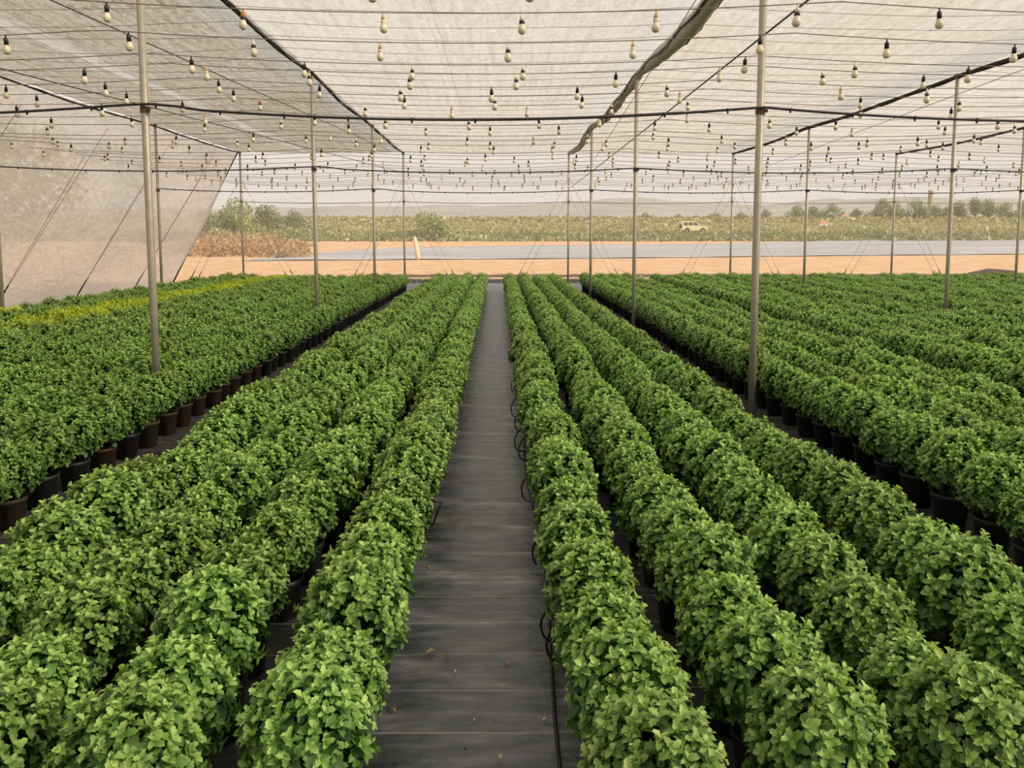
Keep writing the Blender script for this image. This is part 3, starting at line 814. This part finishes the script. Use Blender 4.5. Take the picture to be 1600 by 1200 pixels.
sp = []
for _ in range(900):
    px = Rg.uniform(285, 480); py = Rg.uniform(372, 398)
    if py < 372 + (px - 285) * .02: continue
    p = on_ground(px, py + (6 if px > 430 else 4)); k = 1 - max(0, (px - 420)) / 70
    sp.append((p.x, p.y, p.z, Rg.uniform(.5, 1.7) * max(.2, k), Rg.uniform(.5, 1.2)))
tufts('dry_scrub', 'reddish brown dry scrub on the sand beside the slanting left netting', 'scrub', 'rust', sp, 2, 9)
sp = []
for _ in range(420):
    d = Rg.uniform(30.6, 37); x = Rg.uniform(-11, 24)
    if Rg.random() < .5 + .5 * math.sin(x * 1.1): sp.append((x, d, zt(d), Rg.uniform(.08, .3), Rg.uniform(.15, .35)))
tufts('weeds', 'sparse low weeds growing in the sand just outside the far netting', 'weeds', 'weed', sp, 3, 6)
# bushes outside the left netting
for i, (x, y, h, w, lab) in enumerate(((-19, 14, 9.5, 9, 'large shadowy bush seen through the left netting, nearest the front'), (-21, 22, 8.5, 7, 'shadowy bush seen through the left netting, between the other two'), (-19.5, 31, 6.6, 6, 'shadowy low bush seen through the left netting, farthest from the front'))):
    o = thing('bush', lab, 'bush', (x, y, 0), 0, 'bushes outside the left netting'); rr = random.Random(600 + i)
    bl = [(rr.uniform(-.3, .3) * w, rr.uniform(-.4, .4) * w, h * rr.uniform(.5, .85), rr.uniform(.2, .28) * h, .9) for _ in range(9)]
    foliage_blob(610 + i, bl, 1400, .22).obj('crown', M['tree'], o, False, 'young')
    a = MB(); a.tube([(0, 0, -.1), (0, 0, h * .5)], [.12, .06], 7); a.obj('trunk', M['bark'], o)

a = MB(); a.tube([(x, 32.1 + .04 * math.sin(x * 2), .05 + .02 * math.sin(x * 5)) for x in [-11.5 + .5 * i for i in range(76)]], .09, 7)
tag(a.obj('mat_roll', M['drip'], None, True), 'long black rolled mat edge on the ground beyond the far netting', 'mat roll')
a = MB(); a.tube([(x, 36.5 + .06 * math.sin(x * 1.3), .04 + .02 * math.sin(x * 4)) for x in [-6 + .5 * i for i in range(56)]], .07, 7)
tag(a.obj('timber_edge', M['bark'], None, True), 'brown timber edging on the sand beyond the black mat roll', 'edging')
a = MB(); a.tube([(18.0, 31, .05), (18.5, 31, .25), (19.3, 31.1, .34), (20.2, 31, .3), (20.8, 31, .08)], [.08, .2, .26, .22, .08], 10)
tag(a.obj('net_bundle', plain('brown_net', lin(96, 72, 60), .9, 0, .2, .3, 6), None, True), 'dark brown bundle of netting heaped outside the far right end', 'net bundle')
# leaning pale stump, sacks, huts, chimney
p = on_ground(653, 406)
o = thing('wooden_stump', 'pale leaning wooden post standing at the near edge of the grey sheet', 'post', p)
a = MB(); a.tube([(0, 0, -.1), (-.04, 0, .5), (-.16, 0, 1.2), (-.22, 0, 1.66), (-.24, 0, 1.76)], [.2, .19, .17, .13, .05], 10); a.obj('trunk', M['post'], o, True)
a = MB(); a.tube([(-.12, .02, 1.0), (.02, .03, 1.16), (.05, .03, 1.22)], [.06, .045, .02], 7); a.obj('branch_stub', M['post'], o, True)
def sack(px, py, w, h, mat, label, name='sack', cat='sack'):
    p = on_ground(px, py); s = p.y / F; a = MB(); rr = random.Random(px)
    W, Hh = w * s / 2, h * s
    a.lathe([(W * .8, -.05), (W, Hh * .25), (W * .95, Hh * .55), (W * .6, Hh * .9), (0, Hh)], 12)
    a.v = [(x * (1 + .12 * math.sin(5 * x + z * 9)), y * .6, z * (1 + .15 * math.sin(x * 3))) for x, y, z in a.v]
    o = a.obj(name, mat, None, True); o.location = p; tag(o, label, cat); return o
M['white'] = plain('white_cloth', lin(238, 234, 226), .8)
M['cream'] = plain('cream_paint', lin(246, 236, 190), .4)
M['brick'] = plain('brick', lin(206, 140, 110), .9)
M['glass'] = plain('dark_glass', lin(96, 92, 78), .2)
sack(1412, 371.5, 18, 4.5, M['white'], 'long white sack on the far edge of the grey sheet, beside an end pole')
sack(1514, 370.5, 8, 4, M['white'], 'small round white sack on the far edge of the grey sheet')
p = on_ground(1543, 366); s = p.y / F
o = thing('bent_stake', 'pale bent stake standing in the grass right of the round white sack', 'stake', p)
a = MB(); a.tube([(0, 0, -.1), (-.05, 0, .5), (-.25, 0, .9), (-.3, 0, 1.4)], [.10, .13, .22, .12], 8); a.obj('trunk', M['post'], o, True)
a = MB(); a.tube([(-.25, 0, 1.0), (.05, 0, 1.15), (.15, 0, .95)], [.1, .13, .06], 7); a.obj('bent_top', M['post'], o, True)
def hut(px, py, wpx, hpx, d, label):
    b = at_depth(px, py, d); s = d / F; w, h = wpx * s, hpx * s
    o = thing('hut', label, 'hut', b)
    a = MB(); a.box((0, 0, h * .25), (w, w * .8, h * .9)); a.obj('wall', M['white'], o)
    a = MB(); W = w * .58
    a.add([(-W, -w * .5, h * .68), (W, -w * .5, h * .68), (W, w * .5, h * .68), (-W, w * .5, h * .68), (-W, 0, h), (W, 0, h)], [(0, 1, 5, 4), (2, 3, 4, 5), (0, 4, 3), (1, 2, 5), (0, 3, 2, 1)]); a.obj('roof', M['brick'], o)
    a = MB(); a.box((0, -w * .41, h * .1), (w * .2, .05, h * .5)); a.obj('door', M['glass'], o)
hut(1286, 354, 11, 9, 190, 'tiny hut with reddish roof in the grass right of the white car')
hut(1320, 342, 11, 6, 255, 'tiny pale hut under the distant trees')
b = at_depth(1452, 342, 330); a = MB(); a.lathe([(1.1, -2), (.95, 6), (.85, 11), (1.05, 11.2), (1.05, 11.7), (.7, 11.7), (.6, 10)], 12)
o = a.obj('chimney', plain('chimney_brick', lin(178, 166, 136), .9), None, True); o.location = b; tag(o, 'tall pale chimney rising behind the distant trees', 'chimney')

# car: boxy cream off-road wagon, seen from its right-hand side, facing right
d = 135.0; b = at_depth(1084, 363.5, d); 
o = thing('car', 'boxy cream off-road car parked in the grass beyond the grey sheet', 'car', b)
s = 40 * d / F / 4.3
def prism(prof, y0, y1, bev=0.0):
    a = MB(); n = len(prof)
    a.add([(x * s, y0 * s, z * s) for x, z in prof] + [(x * s, y1 * s, z * s) for x, z in prof], [tuple(range(n)), tuple(range(2 * n - 1, n - 1, -1))] + [(i, i + n, (i + 1) % n + n, (i + 1) % n) for i in range(n)])
    return a
body = [(-2.1, .42), (-1.72, .42), (-1.6, .75), (-1.3, .86), (-1.0, .75), (-.88, .38), (.88, .38), (1.0, .75), (1.3, .86), (1.6, .75), (1.7, .42), (2.12, .45), (2.15, .75), (2.05, 1.0), (.85, 1.12), (.35, 1.82), (.15, 1.9), (-1.95, 1.9), (-2.08, 1.8), (-2.12, 1.1)]
prism(body, -.85, .85).obj('body', M['cream'], o)
for (xa, xb, xc, xd) in ((-1.9, -1.2, -1.2, -1.9), (-1.08, -.45, -.45, -1.08), (-.33, .62, .28, -.33)):
    for y0 in (-.87, .85):
        prism([(xa, 1.2), (xb, 1.2), (xc, 1.72), (xd, 1.72)], y0, y0 + .02).obj('window', M['glass'], o)
prism([(.86, 1.16), (.89, 1.16), (.45, 1.76), (.41, 1.76)], -.7, .7).obj('windscreen', M['glass'], o)
for wx in (-1.3, 1.3):
    for wy in (-.78, .78):
        a = MB(); a.tube([(wx * s, (wy - .1) * s, .36 * s), (wx * s, (wy + .1) * s, .36 * s)], .36 * s, 16); w = a.obj('wheel', M['bl'], o)
        a = MB(); a.tube([(wx * s, (wy - .115) * s, .36 * s), (wx * s, (wy + .115) * s, .36 * s)], .19 * s, 12); a.obj('hubcap', M['steel'], w)
prism([(2.1, .42), (2.25, .42), (2.25, .6), (2.1, .6)], -.84, .84).obj('bumper', M['bl'], o)
a = MB(); a.tube([(-2.13 * s, 0, 1.1 * s), (-2.33 * s, 0, 1.1 * s)], .34 * s, 14); a.obj('spare_wheel', M['bl'], o)

# ------------------------------------------------------------------ light
w = bpy.data.worlds.new('hazy_sky'); bpy.context.scene.world = w; w.use_nodes = True
nt = w.node_tree; nt.nodes.clear()
wo = nt.nodes.new('ShaderNodeOutputWorld'); bg = nt.nodes.new('ShaderNodeBackground'); tc = nt.nodes.new('ShaderNodeTexCoord'); sx = nt.nodes.new('ShaderNodeSeparateXYZ'); rp = nt.nodes.new('ShaderNodeValToRGB')
nt.links.new(tc.outputs['Generated'], sx.inputs[0]); nt.links.new(sx.outputs['Z'], rp.inputs[0]); nt.links.new(rp.outputs[0], bg.inputs[0]); nt.links.new(bg.outputs[0], wo.inputs[0])
e = rp.color_ramp.elements
e[0].position = 0; e[0].color = (1.0, .92, .84, 1); e[1].position = .6; e[1].color = (.96, .95, .93, 1)
x = e.new(.15); x.color = (1.0, .94, .88, 1)
bg.inputs[1].default_value = 1.0
sun = bpy.data.lights.new('sun', 'SUN'); sun.energy = 5.2; sun.color = (1.0, .85, .64); sun.angle = math.radians(6)
so = link('sun', sun)
sd = Vector((math.cos(math.radians(33)) * .93, math.cos(math.radians(33)) * -.37, math.sin(math.radians(33))))
so.rotation_euler = sd.to_track_quat('Z', 'Y').to_euler()

sc = bpy.context.scene
sc.view_settings.view_transform = 'Standard'; sc.view_settings.look = 'None'
sc.view_settings.gamma = 1; sc.view_settings.use_curve_mapping = False
sc.view_settings.exposure = 0.0
sc.cycles.use_denoising = True
sc.cycles.max_bounces = 8; sc.cycles.transparent_max_bounces = 12
sc.cycles.sample_clamp_indirect = 6
